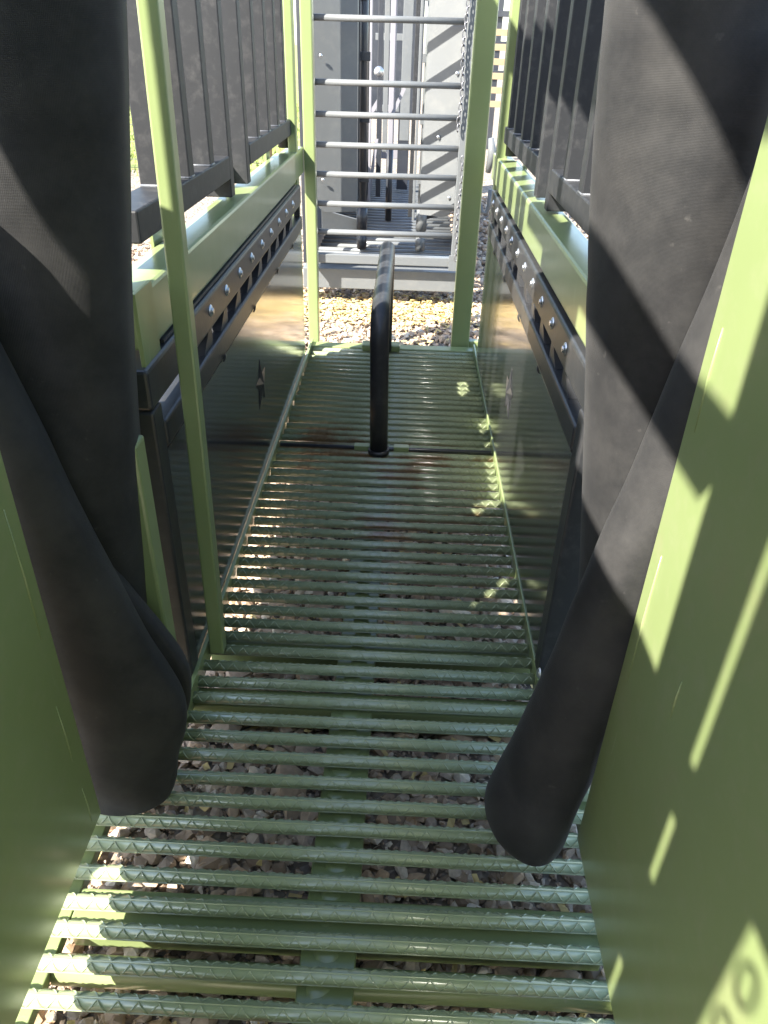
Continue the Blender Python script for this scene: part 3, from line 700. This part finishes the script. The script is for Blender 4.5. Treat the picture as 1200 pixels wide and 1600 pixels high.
MB().prism([(-0.43,3.90,-0.80),(-0.26,4.0,-0.84),(-0.26,4.0,-0.76),(-0.43,3.90,-0.70)], (0,0.02,0)).build('kick_plate', m_gray, nc, 0.002)
for x, m in ((-0.235, m_dgray), (0.066, m_gray)):
    for z in (-0.56, -0.30, -0.05, 0.18):
        hg = MB().box(x-0.030, x+0.034, 3.955, 3.963, z-0.018, z+0.018).build('hinge', m, nc, 0.002)
for x, y, z in ((0.185,3.735,-0.60),(0.185,3.735,-0.1),(0.12,3.76,-0.35),(-0.41,3.80,-0.55),(-0.41,3.80,-0.05)):
    MB().dome((x, y, z), (0,-1,0), 0.008, 0.004, 10, 3).build('rivet', m_zinc, nc)
MB().box(-0.265, -0.02, 5.85, 5.89, 0.02, 0.06).build('cross_bar', m_gray, nc, 0.003)
MB().prism([(-0.13,4.95,-0.35),(-0.118,4.95,-0.37),(-0.045,4.95,-0.22),(-0.057,4.95,-0.20)], (0,0.012,0)).build('diagonal_strap', m_lgray, nc)
# outer sides of the far chute
MB().box(-0.50, -0.47, 4.0, 6.6, -0.95, -0.30).build('outer_side', m_gray, nc, 0.002)
MB().box(0.30, 0.33, 4.0, 6.6, -0.95, -0.62).build('outer_side', m_gray, nc, 0.002)
MB().box(-0.34, 0.06, 6.62, 6.66, -0.46, 0.9).build('end_panel', m_dgray, nc, 0.003)
hk = MB()
hk.tube([(0.33,3.75,-0.62),(0.345,3.75,-0.66),(0.365,3.75,-0.665),(0.375,3.75,-0.63),(0.375,3.75,-0.56)], 0.010, 10)
o = hk.build('hook', m_gray, None, at=(0.35, 3.75, -0.66)); tag(o, 'small light grey hook right of the wide green post', 'hook')
o = MB().tube([(0.35,3.68,-0.48),(0.362,3.68,-0.40),(0.35,3.68,-0.34)], [0.012,0.02,0.012], 12).build('latch_handle', m_gray, None, at=(0.35,3.68,-0.48))
tag(o, 'rounded grey latch handle above the small hook at the right', 'handle')

# ------------------------------------------------------------------ distance left: fence, board
wf = thing('wire_fence', 'dark wire mesh fence across the grass seen at the far left', 'fence', (-2.4, 7.8, -1.1))
f = MB()
for z in (-1.0, -0.85, -0.7, -0.52, -0.34, -0.15, 0.05): f.tube([(-4.5, 7.8, z), (-1.3, 7.8, z)], 0.0035, 5)
x = -4.5
while x < -1.3: f.tube([(x, 7.8, -1.08), (x, 7.8, 0.08)], 0.0025, 5); x += 0.16
f.build('mesh', m_wire, wf)
for x in (-4.4, -2.9, -1.35): MB().tube([(x, 7.8, -1.1), (x, 7.8, 0.14)], 0.03, 10).build('fence_post', m_wood, wf)
o = MB().box(-9, -3.6, 17.2, 17.4, -1.1, -1.0).build('kerb_board', m_white, None, 0.01, at=(-6, 17.3, -1.1)); tag(o, 'long low white board lying across the grass beyond the fence', 'board')

# ------------------------------------------------------------------ distance right: pallets, drum, machine
def pallet(x, y, z, n, lab):
    t = thing('wooden_pallet', lab, 'pallet', (x, y, z), 'pallets standing beyond the far right post')
    for k in range(n): MB().box(x-0.35, x+0.35, y-0.02, y, z+0.13*k, z+0.13*k+0.06).build('slat', m_wood, t, 0.003)
    for dx in (-0.33, 0.0, 0.33): MB().box(x+dx-0.03, x+dx+0.03, y+0.003, y+0.07, z, z+0.13*n-0.07).build('stringer', m_wood, t, 0.003)
pallet(1.10, 9.2, -0.55, 6, 'pale wooden pallet standing upright beyond the far right post')
t = thing('machine_frame', 'rusty dark frame of stacked gates far behind the right posts', 'machine', (1.2, 10.5, -1.1))
for x in (0.78, 0.98, 1.2, 1.5): MB().box(x-0.03, x+0.03, 10.5, 10.56, -1.1, 1.2).build('upright', m_dgray, t, 0.003)
for z in (-0.3, 0.0, 0.3, 0.55, 0.8, 1.1): MB().box(0.7, 1.6, 10.46, 10.497, z, z+0.06).build('cross_bar', m_dgray, t, 0.003)
print('objects', len(bpy.data.objects))
for o in bpy.data.objects:
    if '_w' in o: del o['_w']
